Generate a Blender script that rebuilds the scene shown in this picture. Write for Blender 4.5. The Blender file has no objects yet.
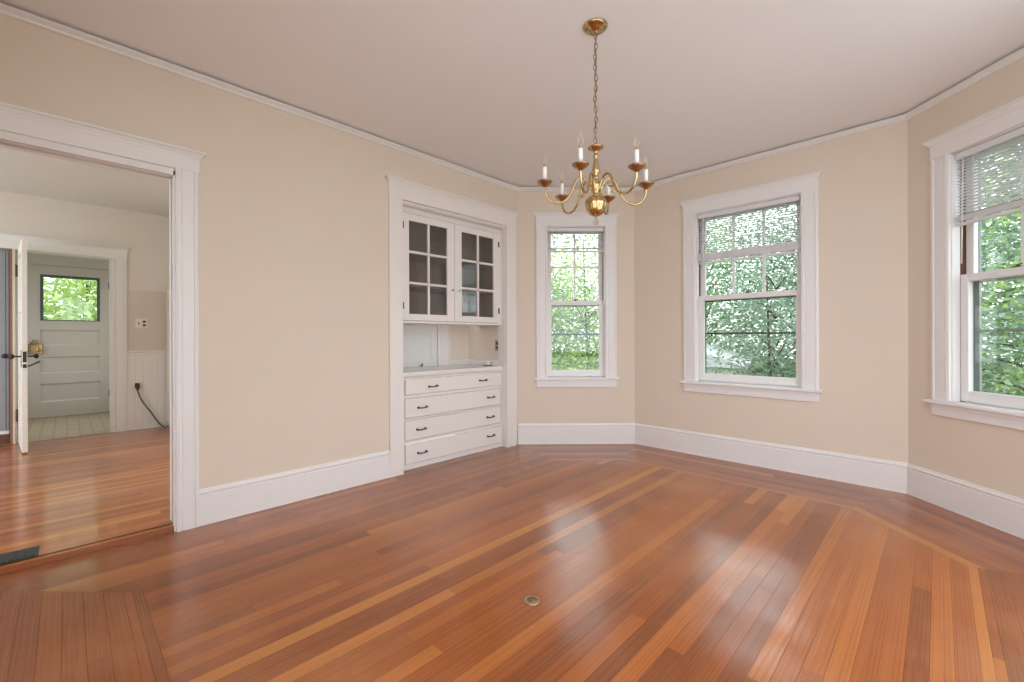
import bpy, math, random
from mathutils import Matrix, Vector
random.seed(7)
PI = math.pi
COL = bpy.context.scene.collection

# ------------------------------------------------------------------ dimensions of the place (metres)
XL, YB, BX, CX = -3.259, 4.312, -2.358, -0.159       # left wall plane, back bay wall plane, bay corners
AY = YB - (BX - XL)                                   # 3.411
SEG = (BX - XL) * math.sqrt(2)                        # length of the slanted bay walls
XR = CX + SEG / math.sqrt(2)                          # right wall plane
YN = -0.40                                            # near end of the room
H = 2.784
KX, KF, KH = -7.08, 0.035, 2.725                      # far room: end wall, floor, ceiling
VX = -9.12                                            # vestibule end wall

# ------------------------------------------------------------------ mesh helper
class MB:
    def __init__(s):
        s.v = []; s.f = []; s.mi = []; s.uv = None; s.sm = []
        s.cur = 0; s.smooth = False
    def add(s, vs, fs, smooth=None):
        b = len(s.v); s.v += [tuple(v) for v in vs]
        for f in fs:
            s.f.append(tuple(b + i for i in f)); s.mi.append(s.cur)
            s.sm.append(s.smooth if smooth is None else smooth)
    def box(s, x0, x1, y0, y1, z0, z1, bev=0.0):
        if x1 < x0: x0, x1 = x1, x0
        if y1 < y0: y0, y1 = y1, y0
        if z1 < z0: z0, z1 = z1, z0
        if bev <= 0:
            s.add([(x0,y0,z0),(x1,y0,z0),(x1,y1,z0),(x0,y1,z0),(x0,y0,z1),(x1,y0,z1),(x1,y1,z1),(x0,y1,z1)],
                  [(0,3,2,1),(4,5,6,7),(0,1,5,4),(1,2,6,5),(2,3,7,6),(3,0,4,7)], False)
            return
        b = min(bev, (x1-x0)*.45, (y1-y0)*.45, (z1-z0)*.45)
        vs = []; 
        for (z, i) in ((z0, 0), (z0+b, 1), (z1-b, 1), (z1, 0)):
            e = b if i == 0 else 0
            c = b
            vs += [(x0+e+ (0 if i==0 else c), y0+e, z), (x1-e-(0 if i==0 else c), y0+e, z),
                   (x1-e, y0+e+(0 if i==0 else c), z), (x1-e, y1-e-(0 if i==0 else c), z),
                   (x1-e-(0 if i==0 else c), y1-e, z), (x0+e+(0 if i==0 else c), y1-e, z),
                   (x0+e, y1-e-(0 if i==0 else c), z), (x0+e, y0+e+(0 if i==0 else c), z)]
        fs = [tuple(range(7,-1,-1)), tuple(range(24,32))]
        for r in range(3):
            for k in range(8):
                a = r*8+k; c2 = r*8+(k+1)%8
                fs.append((a, c2, c2+8, a+8))
        s.add(vs, fs, False)
    def loft(s, rects):
        """stack of rectangles (x0,x1,y0,y1,z)"""
        vs = []
        for (x0,x1,y0,y1,z) in rects: vs += [(x0,y0,z),(x1,y0,z),(x1,y1,z),(x0,y1,z)]
        fs = [(3,2,1,0)]; n = len(rects)
        for r in range(n-1):
            for k in range(4):
                a = r*4+k; b = r*4+(k+1)%4
                fs.append((a,b,b+4,a+4))
        t = (n-1)*4; fs.append((t,t+1,t+2,t+3)); s.add(vs, fs, False)
    def prism(s, pts, axis, a0, a1, smooth=False):
        """pts: 2D polygon; axis x:(y,z) y:(x,z) z:(x,y)"""
        def mk(p, a):
            return {'x': (a,p[0],p[1]), 'y': (p[0],a,p[1]), 'z': (p[0],p[1],a)}[axis]
        n = len(pts)
        vs = [mk(p,a0) for p in pts] + [mk(p,a1) for p in pts]
        fs = [tuple(range(n-1,-1,-1)), tuple(range(n,2*n))] + [(i,(i+1)%n,(i+1)%n+n,i+n) for i in range(n)]
        s.add(vs, fs, smooth)
    def tube(s, pts, rad, n=8, cap=True, closed=False):
        pts = [Vector(p) for p in pts]; m = len(pts)
        if not hasattr(rad, '__len__'): rad = [rad]*m
        vs = []; up = None
        for i, p in enumerate(pts):
            if closed: t = pts[(i+1)%m] - pts[i-1]
            else: t = pts[min(i+1,m-1)] - pts[max(i-1,0)]
            if t.length < 1e-9: t = Vector((0,0,1))
            t.normalize()
            if up is None:
                up = Vector((0,0,1)) if abs(t.z) < .9 else Vector((1,0,0))
            a = t.cross(up)
            if a.length < 1e-6: a = t.cross(Vector((0,1,0)))
            a.normalize(); b = a.cross(t).normalized(); up = b
            for k in range(n):
                q = 2*PI*k/n
                vs.append(p + (a*math.cos(q) + b*math.sin(q))*rad[i])
        fs = []
        for i in range(m if closed else m-1):
            j = (i+1) % m
            for k in range(n):
                fs.append((i*n+k, i*n+(k+1)%n, j*n+(k+1)%n, j*n+k))
        if cap and not closed:
            fs.append(tuple(range(n-1,-1,-1))); fs.append(tuple((m-1)*n+k for k in range(n)))
        s.add(vs, fs, True)
    def lathe(s, prof, n=24, o=(0,0,0), flute=0, famp=0):
        """prof: list of (r,z)"""
        vs = []; m = len(prof)
        for (r, z) in prof:
            for k in range(n):
                q = 2*PI*k/n
                rr = r*(1 + (famp*abs(math.sin(flute*q/2)) - famp if flute else 0))
                vs.append((o[0]+rr*math.cos(q), o[1]+rr*math.sin(q), o[2]+z))
        fs = []
        for i in range(m-1):
            for k in range(n):
                fs.append((i*n+k, i*n+(k+1)%n, (i+1)*n+(k+1)%n, (i+1)*n+k))
        fs.append(tuple(range(n-1,-1,-1))); fs.append(tuple((m-1)*n+k for k in range(n)))
        s.add(vs, fs, True)
    def ball(s, c, r, n=12, sx=1, sy=1, sz=1):
        prof = []
        m = n//2
        vs = []; 
        for i in range(1, m):
            a = -PI/2 + PI*i/m
            for k in range(n):
                q = 2*PI*k/n
                vs.append((c[0]+r*sx*math.cos(a)*math.cos(q), c[1]+r*sy*math.cos(a)*math.sin(q), c[2]+r*sz*math.sin(a)))
        vs += [(c[0],c[1],c[2]-r*sz),(c[0],c[1],c[2]+r*sz)]
        fs = []
        for i in range(m-2):
            for k in range(n):
                fs.append((i*n+k, i*n+(k+1)%n, (i+1)*n+(k+1)%n, (i+1)*n+k))
        L = (m-1)*n
        for k in range(n):
            fs.append((L, (k+1)%n, k)); fs.append((L+1, (m-2)*n+k, (m-2)*n+(k+1)%n))
        s.add(vs, fs, True)
    def build(s, name, mats, parent=None, kind=None, label=None):
        me = bpy.data.meshes.new(name)
        me.from_pydata(s.v, [], s.f)
        if not isinstance(mats, (list, tuple)): mats = [mats]
        for m in mats: me.materials.append(m)
        me.polygons.foreach_set('material_index', s.mi)
        me.polygons.foreach_set('use_smooth', s.sm)
        if s.uv is not None:
            ul = me.uv_layers.new(name='UVMap')
            ca = me.color_attributes.new('rnd', 'FLOAT_COLOR', 'CORNER')
            fl = []; fc = []
            for (uvs, c) in s.uv:
                for u in uvs: fl += [u[0], u[1]]; fc += [c[0], c[1], c[2], 1]
            ul.data.foreach_set('uv', fl); ca.data.foreach_set('color', fc)
        me.update()
        o = bpy.data.objects.new(name, me); COL.objects.link(o)
        if parent is not None: o.parent = parent
        if kind: o['kind'] = kind
        if label: o['label'] = label
        return o

def empty(name, loc=(0,0,0), rz=0.0, parent=None):
    o = bpy.data.objects.new(name, None); COL.objects.link(o)
    o.location = loc; o.rotation_euler = (0,0,rz); o.empty_display_size = .1
    if parent is not None: o.parent = parent
    return o
def tag(o, label, cat, group=None, kind=None):
    o['label'] = label; o['category'] = cat
    if group: o['group'] = group
    if kind: o['kind'] = kind
    return o
def place(o, loc, rz=0.0):
    o.location = loc; o.rotation_euler = (0,0,rz); return o
def copy_tree(o, parent=None):
    c = o.copy(); COL.objects.link(c); c.parent = parent
    for ch in list(o.children): copy_tree(ch, c)
    return c

# ------------------------------------------------------------------ materials
def mat(name, col, rough=.5, metal=0, spec=.5, noise=0, nscale=8, bump=0, bscale=40, coat=0, tint=None):
    m = bpy.data.materials.new(name); m.use_nodes = True
    nt = m.node_tree; N = nt.nodes; L = nt.links; p = N['Principled BSDF']
    p.inputs['Base Color'].default_value = (*col, 1); p.inputs['Roughness'].default_value = rough
    p.inputs['Metallic'].default_value = metal; p.inputs['Specular IOR Level'].default_value = spec
    if coat: p.inputs['Coat Weight'].default_value = coat
    tc = N.new('ShaderNodeTexCoord')
    if noise:
        nz = N.new('ShaderNodeTexNoise'); nz.inputs['Scale'].default_value = nscale; nz.inputs['Detail'].default_value = 4
        L.new(tc.outputs['Object'], nz.inputs['Vector'])
        mx = N.new('ShaderNodeMix'); mx.data_type = 'RGBA'
        t = tint if tint else tuple(c*(1-noise) for c in col)
        mx.inputs[6].default_value = (*col,1); mx.inputs[7].default_value = (*t,1)
        L.new(nz.outputs['Fac'], mx.inputs[0]); L.new(mx.outputs[2], p.inputs['Base Color'])
    if bump:
        nz2 = N.new('ShaderNodeTexNoise'); nz2.inputs['Scale'].default_value = bscale; nz2.inputs['Detail'].default_value = 3
        L.new(tc.outputs['Object'], nz2.inputs['Vector'])
        bp = N.new('ShaderNodeBump'); bp.inputs['Strength'].default_value = bump; bp.inputs['Distance'].default_value = .002
        L.new(nz2.outputs['Fac'], bp.inputs['Height']); L.new(bp.outputs['Normal'], p.inputs['Normal'])
    return m

M = {}
M['wall'] = mat('peach_wall_paint', (.755,.662,.556), .62, noise=.05, nscale=3, bump=.12, bscale=180, spec=.3)
M['ceil'] = mat('ceiling_paint', (.88,.875,.88), .75, noise=.03, nscale=2, bump=.08, bscale=120, spec=.2)
M['white'] = mat('white_gloss_paint', (.82,.808,.80), .34, noise=.03, nscale=6, bump=.06, bscale=60)
M['cabwhite'] = mat('cream_white_paint', (.83,.795,.765), .38, noise=.03, nscale=6, bump=.05, bscale=60)
M['counter'] = mat('grey_white_counter_paint', (.62,.60,.585), .25, noise=.06, nscale=10)
M['cabin'] = mat('cabinet_interior_painted_shade', (.26,.215,.185), .6, noise=.15, nscale=5)  # dark tone stands for the unlit inside of the cabinet
M['brownjamb'] = mat('brown_stained_wood', (.16,.065,.04), .5, noise=.4, nscale=30)
M['storm'] = mat('dark_green_storm_frame', (.075,.10,.09), .5)
M['gasket'] = mat('grey_green_window_edge', (.26,.30,.28), .5)
M['blind'] = mat('white_blind_vinyl', (.74,.735,.76), .45)
M['blind'].node_tree.nodes['Principled BSDF'].inputs['Transmission Weight'].default_value = 0
M['cord'] = mat('white_cord', (.75,.73,.72), .7)
M['iron'] = mat('dark_bronze_hardware', (.045,.035,.03), .38, metal=.7)
M['pewter'] = mat('worn_pewter_pull', (.12,.105,.10), .35, metal=.8)
M['nickel'] = mat('nickel_knob', (.55,.5,.45), .25, metal=1)
M['brass'] = mat('polished_brass', (.63,.46,.22), .17, metal=1, noise=.25, nscale=25)
M['brassd'] = mat('antique_brass', (.50,.33,.18), .3, metal=1, noise=.3, nscale=40)
M['candle'] = mat('ivory_candle_sleeve', (.85,.83,.79), .4)
M['kwall'] = mat('kitchen_pale_beige_paint', (.72,.675,.60), .6, noise=.04, nscale=3)
M['kwall2'] = mat('kitchen_tan', (.66,.60,.52), .6, noise=.04, nscale=3)
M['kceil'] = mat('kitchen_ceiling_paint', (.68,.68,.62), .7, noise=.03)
M['kwhite'] = mat('kitchen_trim_white_paint', (.77,.77,.74), .4, noise=.04, nscale=8)
M['creamdoor'] = mat('cream_door_paint', (.80,.77,.71), .45, noise=.06, nscale=12)
M['greydoor'] = mat('grey_door_paint', (.57,.52,.46), .45, noise=.05, nscale=5)
M['vest'] = mat('grey_beige_vestibule_paint', (.60,.56,.50), .6)
M['blue'] = mat('blue_grey_beadboard_paint', (.29,.31,.335), .5, noise=.2, nscale=9)
M['tile'] = None
M['fridge'] = mat('cream_enamel', (.72,.66,.57), .35)
M['black'] = mat('black_rubber', (.02,.02,.02), .5)
M['greycord'] = mat('dark_grey_cord', (.06,.065,.07), .5)
M['plate'] = mat('ivory_plastic', (.80,.77,.72), .4)
M['slot'] = mat('dark_socket_slots', (.05,.045,.04), .6)
M['register'] = mat('dark_bronze_register', (.035,.04,.04), .45, metal=.4)
M['orangewood'] = mat('bare_orange_wood', (.30,.15,.085), .5, noise=.3, nscale=20)
M['under'] = mat('dark_floor_gap', (.028,.012,.006), .8)
M['siding'] = None
M['roofm'] = mat('pale_grey_roof', (.62,.62,.64), .8, noise=.3, nscale=6)
M['bark'] = mat('grey_brown_bark', (.11,.08,.06), .9, noise=.5, nscale=12, bump=.5, bscale=20)
M['bounce'] = mat('pale_bounce_slab', (.80,.79,.78), .8, noise=.05, nscale=2)
M['lawn'] = mat('lawn', (.14,.20,.07), .95, noise=.5, nscale=2, tint=(.06,.12,.03))
M['socket'] = mat('worn_brass_ring', (.42,.36,.22), .35, metal=.9)

def glassy(name, col=(1,1,1), gl=.06, rough=.02, edge=True):
    m = bpy.data.materials.new(name); m.use_nodes = True
    nt = m.node_tree; N = nt.nodes; L = nt.links; N.clear()
    out = N.new('ShaderNodeOutputMaterial'); mx = N.new('ShaderNodeMixShader')
    tr = N.new('ShaderNodeBsdfTransparent'); tr.inputs[0].default_value = (*col,1)
    g = N.new('ShaderNodeBsdfGlossy'); g.inputs['Roughness'].default_value = rough
    fr = N.new('ShaderNodeLayerWeight'); fr.inputs['Blend'].default_value = .5
    pw = N.new('ShaderNodeMath'); pw.operation = 'POWER'; pw.inputs[1].default_value = 5
    mu = N.new('ShaderNodeMath'); mu.operation = 'MULTIPLY_ADD'; mu.inputs[1].default_value = .7; mu.inputs[2].default_value = gl
    L.new(fr.outputs['Facing'], pw.inputs[0]); L.new(pw.outputs[0], mu.inputs[0]); L.new(mu.outputs[0], mx.inputs[0])
    L.new(tr.outputs[0], mx.inputs[1]); L.new(g.outputs[0], mx.inputs[2]); L.new(mx.outputs[0], out.inputs[0])
    return m
M['glass'] = glassy('window_glass', (.95,.98,.96), .04)
M['cabglass'] = glassy('old_cabinet_glass', (.93,.93,.92), .09, .05)
def bulbmat():
    m = bpy.data.materials.new('clear_flame_bulb'); m.use_nodes = True
    nt = m.node_tree; N = nt.nodes; L = nt.links; N.clear()
    out = N.new('ShaderNodeOutputMaterial'); mx = N.new('ShaderNodeMixShader'); mx2 = N.new('ShaderNodeMixShader')
    tr = N.new('ShaderNodeBsdfTransparent'); tr.inputs[0].default_value = (.95,.93,.9,1)
    g = N.new('ShaderNodeBsdfGlossy'); g.inputs['Roughness'].default_value = .06
    d = N.new('ShaderNodeBsdfTranslucent'); d.inputs[0].default_value = (.95,.9,.84,1)
    fr = N.new('ShaderNodeLayerWeight'); fr.inputs['Blend'].default_value = .35
    L.new(fr.outputs['Facing'], mx.inputs[0]); L.new(tr.outputs[0], mx.inputs[1]); L.new(g.outputs[0], mx.inputs[2])
    mx2.inputs[0].default_value = .68
    L.new(mx.outputs[0], mx2.inputs[1]); L.new(d.outputs[0], mx2.inputs[2]); L.new(mx2.outputs[0], out.inputs[0])
    return m
M['bulb'] = bulbmat()

def floormat(name, bright=1.0, rough=.24):
    m = bpy.data.materials.new(name); m.use_nodes = True
    nt = m.node_tree; N = nt.nodes; L = nt.links; p = N['Principled BSDF']
    at = N.new('ShaderNodeAttribute'); at.attribute_name = 'rnd'
    sep = N.new('ShaderNodeSeparateColor'); L.new(at.outputs['Color'], sep.inputs[0])
    ramp = N.new('ShaderNodeValToRGB'); cr = ramp.color_ramp
    cols = [(0,(.165,.036,.007)),(.25,(.28,.062,.010)),(.55,(.40,.100,.015)),(.8,(.50,.140,.022)),(1,(.70,.27,.05))]
    cr.elements[0].position = 0; cr.elements[0].color = (*cols[0][1],1)
    cr.elements[1].position = 1; cr.elements[1].color = (*cols[-1][1],1)
    for (q,c) in cols[1:-1]:
        e = cr.elements.new(q); e.color = (*c,1)
    for e in cr.elements: e.color = tuple(c*bright for c in e.color[:3]) + (1,)
    L.new(sep.outputs[0], ramp.inputs[0])
    uv = N.new('ShaderNodeUVMap'); uv.uv_map = 'UVMap'
    def noise(sx, sy, scale, detail=4, dist=0):
        mp = N.new('ShaderNodeMapping'); mp.inputs['Scale'].default_value = (sx, sy, 1)
        L.new(uv.outputs[0], mp.inputs[0])
        n = N.new('ShaderNodeTexNoise'); n.inputs['Scale'].default_value = scale; n.inputs['Detail'].default_value = detail
        n.inputs['Distortion'].default_value = dist
        L.new(mp.outputs[0], n.inputs['Vector']); return n
    def mixc(fac, a, b, typ='MIX'):
        x = N.new('ShaderNodeMix'); x.data_type = 'RGBA'; x.blend_type = typ
        if isinstance(fac, (int,float)): x.inputs[0].default_value = fac
        else: L.new(fac, x.inputs[0])
        if isinstance(a, tuple): x.inputs[6].default_value = (*a,1)
        else: L.new(a, x.inputs[6])
        if isinstance(b, tuple): x.inputs[7].default_value = (*b,1)
        else: L.new(b, x.inputs[7])
        return x.outputs[2]
    def rng(inp, a, b, c=0, d=1):
        r = N.new('ShaderNodeMapRange'); r.inputs[1].default_value=a; r.inputs[2].default_value=b
        r.inputs[3].default_value=c; r.inputs[4].default_value=d; L.new(inp, r.inputs[0]); return r.outputs[0]
    g1 = noise(1.2, 110, 1.0, 5, .4)      # grain streaks along each board
    g2 = noise(5, 260, 1.0, 3)
    col = mixc(rng(g1.outputs[0], .38, .66, 0, .62), ramp.outputs[0], (.15,.038,.010))
    g3 = noise(.9, 38, 1.0, 4, .6)
    col = mixc(rng(g3.outputs[0], .42, .68, 0, .55), col, (.17,.042,.010))
    col = mixc(rng(g3.outputs[0], .50, .30, 0, .35), col, (.62,.24,.06))
    col = mixc(rng(g2.outputs[0], .48, .72, 0, .5), col, (.62,.26,.09))
    tc = N.new('ShaderNodeTexCoord')
    w = N.new('ShaderNodeTexNoise'); w.inputs['Scale'].default_value = 1.1; w.inputs['Detail'].default_value = 6
    L.new(tc.outputs['Object'], w.inputs['Vector'])
    w2 = noise(3.5, 16, 1.0, 8); w2.inputs['Roughness'].default_value = .72
    col = mixc(rng(w.outputs[0], .48, .68, 0, .38), col, (.56,.24,.11))        # worn, paler traffic areas
    col = mixc(rng(w2.outputs[0], .56, .72, 0, .5), col, (.13,.04,.012))      # small stains and scratches
    L.new(col, p.inputs['Base Color'])
    L.new(rng(w2.outputs[0], .3, .75, rough, rough+.2), p.inputs['Roughness'])
    p.inputs['Specular IOR Level'].default_value = .05
    p.inputs['Coat Weight'].default_value = .9; p.inputs['Coat Roughness'].default_value = .17
    bp = N.new('ShaderNodeBump'); bp.inputs['Strength'].default_value = .22; bp.inputs['Distance'].default_value = .0015
    ad = N.new('ShaderNodeMath'); ad.operation='ADD'
    L.new(g1.outputs[0], ad.inputs[0]); L.new(w2.outputs[0], ad.inputs[1])
    L.new(ad.outputs[0], bp.inputs['Height']); L.new(bp.outputs['Normal'], p.inputs['Normal'])
    sc_ = noise(2.2, 22, 1.0, 5)            # scuffed varnish: uneven gloss and slightly cupped boards
    w3 = N.new('ShaderNodeTexNoise'); w3.inputs['Scale'].default_value = 3.5; w3.inputs['Detail'].default_value = 7; w3.inputs['Roughness'].default_value = .7
    L.new(tc.outputs['Object'], w3.inputs['Vector'])
    L.new(rng(w3.outputs[0], .38, .62, .07, .17), p.inputs['Coat Roughness'])
    b2 = N.new('ShaderNodeBump'); b2.inputs['Strength'].default_value = .22; b2.inputs['Distance'].default_value = .002
    L.new(sc_.outputs[0], b2.inputs['Height']); L.new(b2.outputs['Normal'], p.inputs['Coat Normal'])
    return m
M['floor'] = floormat('orange_pine_strip_floor')
M['floork'] = floormat('kitchen_strip_floor', 1.05, .26)

def tilemat():
    m = mat('tan_floor_tile', (.44,.37,.24), .45)
    nt = m.node_tree; N = nt.nodes; L = nt.links; p = N['Principled BSDF']
    tc = N.new('ShaderNodeTexCoord'); b = N.new('ShaderNodeTexBrick')
    b.offset = 0; b.inputs['Scale'].default_value = 1
    b.inputs['Brick Width'].default_value = .11; b.inputs['Row Height'].default_value = .11; b.inputs['Mortar Size'].default_value = .006
    b.inputs['Color1'].default_value = (.40,.32,.20,1); b.inputs['Color2'].default_value = (.34,.27,.17,1); b.inputs['Mortar'].default_value = (.24,.19,.12,1)
    L.new(tc.outputs['Object'], b.inputs['Vector']); L.new(b.outputs['Color'], p.inputs['Base Color'])
    return m
M['tile'] = tilemat()
def sidingmat():
    m = mat('white_clapboard', (.80,.80,.80), .6)
    nt = m.node_tree; N = nt.nodes; L = nt.links; p = N['Principled BSDF']
    tc = N.new('ShaderNodeTexCoord'); w = N.new('ShaderNodeTexWave'); w.wave_type='BANDS'; w.bands_direction='Z'; w.wave_profile='SAW'
    w.inputs['Scale'].default_value = 1.6
    bp = N.new('ShaderNodeBump'); bp.inputs['Distance'].default_value = .02; bp.inputs['Strength'].default_value = .8
    L.new(tc.outputs['Object'], w.inputs['Vector']); L.new(w.outputs['Fac'], bp.inputs['Height']); L.new(bp.outputs['Normal'], p.inputs['Normal'])
    return m
M['siding'] = sidingmat()
def leafmat(name, a, b, c):
    m = bpy.data.materials.new(name); m.use_nodes = True
    nt = m.node_tree; N = nt.nodes; L = nt.links; N.clear()
    out = N.new('ShaderNodeOutputMaterial'); mx = N.new('ShaderNodeMixShader'); mx.inputs[0].default_value = .5
    at = N.new('ShaderNodeAttribute'); at.attribute_name = 'rnd'
    sep = N.new('ShaderNodeSeparateColor'); L.new(at.outputs['Color'], sep.inputs[0])
    r = N.new('ShaderNodeValToRGB'); cr = r.color_ramp
    cr.elements[0].color = (*a,1); cr.elements[1].color = (*c,1); e = cr.elements.new(.55); e.color = (*b,1)
    L.new(sep.outputs[0], r.inputs[0])
    d = N.new('ShaderNodeBsdfPrincipled'); d.inputs['Roughness'].default_value = .45
    t = N.new('ShaderNodeBsdfTranslucent')
    L.new(r.outputs[0], d.inputs['Base Color']); L.new(r.outputs[0], t.inputs[0])
    L.new(d.outputs[0], mx.inputs[1]); L.new(t.outputs[0], mx.inputs[2]); L.new(mx.outputs[0], out.inputs[0])
    return m
M['leafA'] = leafmat('bright_green_leaves', (.20,.34,.08), (.43,.58,.17), (.70,.80,.36))
M['leafB'] = leafmat('blue_green_leaves', (.12,.20,.14), (.25,.36,.25), (.52,.62,.50))
M['leafC'] = leafmat('mid_green_leaves', (.14,.26,.12), (.28,.43,.22), (.55,.70,.42))

# ------------------------------------------------------------------ strip floor made of single boards
def clip(poly, n, c):
    out = []
    for i in range(len(poly)):
        a = poly[i]; b = poly[(i+1) % len(poly)]
        da = a[0]*n[0]+a[1]*n[1]-c; db = b[0]*n[0]+b[1]*n[1]-c
        if da <= 0: out.append(a)
        if (da < 0 < db) or (db < 0 < da):
            t = da/(da-db); out.append((a[0]+(b[0]-a[0])*t, a[1]+(b[1]-a[1])*t))
    return out
def boards(mb, poly, ang, w, z, rnd, light_run=.12, gap=.0005):
    """fill a convex ccw polygon with boards running at angle ang"""
    ca, sa = math.cos(ang), math.sin(ang)
    loc = [(x*ca+y*sa, -x*sa+y*ca) for x, y in poly]
    v0 = min(p[1] for p in loc); v1 = max(p[1] for p in loc)
    u0 = min(p[0] for p in loc); u1 = max(p[0] for p in loc)
    planes = []
    n = len(loc); area = sum(loc[i][0]*loc[(i+1)%n][1]-loc[(i+1)%n][0]*loc[i][1] for i in range(n))
    if area < 0: loc = loc[::-1]
    for i in range(n):
        a = loc[i]; b = loc[(i+1)%n]; e = (b[0]-a[0], b[1]-a[1]); l = math.hypot(*e)
        nn = (e[1]/l, -e[0]/l); planes.append((nn, nn[0]*a[0]+nn[1]*a[1]-gap))
    k = 0; v = v0
    while v < v1 - .002:
        u = u0 - rnd.random()*1.5
        while u < u1:
            ln = rnd.choice((1.0,1.6,2.3,3.2,4.2,5))*(.8+.4*rnd.random())
            r = [(u+gap, v+gap), (u+ln-gap, v+gap), (u+ln-gap, v+w-gap), (u+gap, v+w-gap)]
            for (nn, c) in planes:
                if r: r = clip(r, nn, c)
            if len(r) >= 3:
                t = min(1, max(0, rnd.gauss(.42, .21)))
                if rnd.random() < light_run: t = min(1, .80+.2*rnd.random())
                if rnd.random() < .10: t = .12*rnd.random()
                ou, ov = rnd.random()*50, rnd.random()*50
                b = len(mb.v)
                mb.v += [(p[0]*ca-p[1]*sa, p[0]*sa+p[1]*ca, z) for p in r]
                mb.f.append(tuple(range(b, b+len(r)))); mb.mi.append(0); mb.sm.append(False)
                mb.uv.append(([(p[0]+ou, p[1]+ov) for p in r], (t, rnd.random(), rnd.random())))
            u += ln
        v += w; k += 1
bw = .64
def inter(a, b):      # lines n.x=c
    (n1,c1),(n2,c2) = a, b
    d = n1[0]*n2[1]-n1[1]*n2[0]
    return ((c1*n2[1]-c2*n1[1])/d, (n1[0]*c2-n2[0]*c1)/d)
s2 = math.sqrt(.5)
outer_lines = [((1,0), XR), ((s2,s2), (XR+AY)*s2), ((0,1), YB), ((-s2,s2), (-XL+AY)*s2), ((-1,0), -XL), ((0,-1), -YN)]
outer = [inter(outer_lines[i-1], outer_lines[i]) for i in range(6)]        # corner i = start of edge i
inner_lines = [(n, c-bw) for (n, c) in outer_lines]
inner = [inter(inner_lines[i-1], inner_lines[i]) for i in range(6)]
rnd = random.Random(11)
fb = MB(); fb.uv = []
boards(fb, inner, PI/2, .0635, 0, rnd, .12)
mid_lines = [(n, c-bw+.034*(k != 4)) for k, (n, c) in enumerate(outer_lines)]
mid = [inter(mid_lines[i-1], mid_lines[i]) for i in range(6)]
class Light(random.Random):
    def gauss(self, a, b): return .93
lr = Light(5)
for i in range(6):
    n = outer_lines[i][0]; j = (i+1) % 6
    if i != 4: boards(fb, [mid[i], mid[j], inner[j], inner[i]], math.atan2(n[0], -n[1]), .05, 0, lr, 0)
    poly = [outer[i], outer[j], mid[j], mid[i]]
    boards(fb, poly, math.atan2(n[0], -n[1]) , .064, 0, rnd, .10)
boards(fb, [(XL-.09,1.985),(XL,1.985),(XL,3.245),(XL-.09,3.245)], PI/2, .0635, 0, rnd)
# threshold boards in the doorway
boards(fb, [(XL-.02,-.28),(XL,-.28),(XL,.455),(XL-.02,.455)], PI/2, .02, 0, rnd)
# dark gap bed under the boards (same object)
def flat(mb, pts, z, mi):
    b = len(mb.v); mb.v += [(p[0],p[1],z) for p in pts]; mb.f.append(tuple(range(b,b+len(pts)))); mb.mi.append(mi); mb.sm.append(False)
    if mb.uv is not None: mb.uv.append(([(p[0],p[1]) for p in pts], (0,0,0)))
flat(fb, [(XL-.3,YN-.02),(XR+.1,YN-.02),(XR+.1,AY),(CX+.02,YB+.1),(BX-.02,YB+.1),(XL-.3,AY)], -.004, 1)
fb.build('floor', [M['floor'], M['under']], kind='structure')
# far room floor (slightly higher)
kb = MB(); kb.uv = []
boards(kb, [(KX+.0,-2.2),(XL-.055,-2.2),(XL-.055,1.72),(KX+.0,1.72)], PI/2, .06, KF, rnd, .12)
boards(kb, [(XL-.055,-.28),(XL-.02,-.28),(XL-.02,.455),(XL-.055,.455)], PI/2, .035, KF-.004, rnd, 1)
flat(kb, [(KX-.1,-2.2),(XL-.03,-2.2),(XL-.03,1.72),(KX-.1,1.72)], KF-.006, 1)
kb.cur = 0
b = len(kb.v); kb.v += [(XL-.02,-.28,0),(XL-.02,.455,0),(XL-.02,.455,KF-.004),(XL-.02,-.28,KF-.004)]
kb.f.append((b,b+1,b+2,b+3)); kb.mi.append(0); kb.sm.append(False); kb.uv.append(([(0,0),(.7,0),(.7,.04),(0,.04)], (.3,0,0)))
kb.build('floor', [M['floork'], M['under']], kind='structure')
vb = MB(); vb.box(VX-.2, KX-.02, -.95, .9, -.02, KF); vb.build('floor', M['tile'], kind='structure')

# ------------------------------------------------------------------ walls
FR = {'left': ((XL,0,0), PI/2), 'w1': ((XL,AY,0), PI/4), 'w2': ((BX,YB,0), 0), 'w3': ((CX,YB,0), -PI/4),
      'right': ((XR,AY,0), -PI/2), 'kit': ((KX,0,0), PI/2), 'ves': ((VX,0,0), PI/2)}
def wall_mesh(x0, x1, z0, z1, th, holes, mb=None, y0=0, zb=None):
    """wall as one shell: front, back, reveals; holes = [(xa,xb,za,zb)] non overlapping in x"""
    mb = mb or MB()
    holes = sorted(holes); x = x0
    for (a, b, c, d) in holes:
        if a > x: mb.box(x, a, y0, th, z0, z1)
        if c > z0: mb.box(a, b, y0, th, z0, c)
        if d < z1: mb.box(a, b, y0, th, d, z1)
        x = b
    if x < x1: mb.box(x, x1, y0, th, z0, z1)
    return mb
ZG = H - .014      # the walls stop just under the ceiling; a thin gap is left above the picture rail
OPZ0, OPZ1 = .70, 2.36
w = wall_mesh(-2.2, AY+.08, 0, H, .14, [(-.29,.455,0,2.15),(1.99,3.235,0,2.33)])
place(w.build('wall_left', M['wall'], kind='structure'), *FR['left'])
place(wall_mesh(-.0, SEG, 0, H, .17, [(.32,.96,OPZ0,OPZ1)]).build('wall_bay_left', M['wall'], kind='structure'), *FR['w1'])
place(wall_mesh(-.07, (CX-BX)+.07, 0, H, .17, [(.655,1.54,OPZ0,OPZ1)]).build('wall_back', M['wall'], kind='structure'), *FR['w2'])
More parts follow.
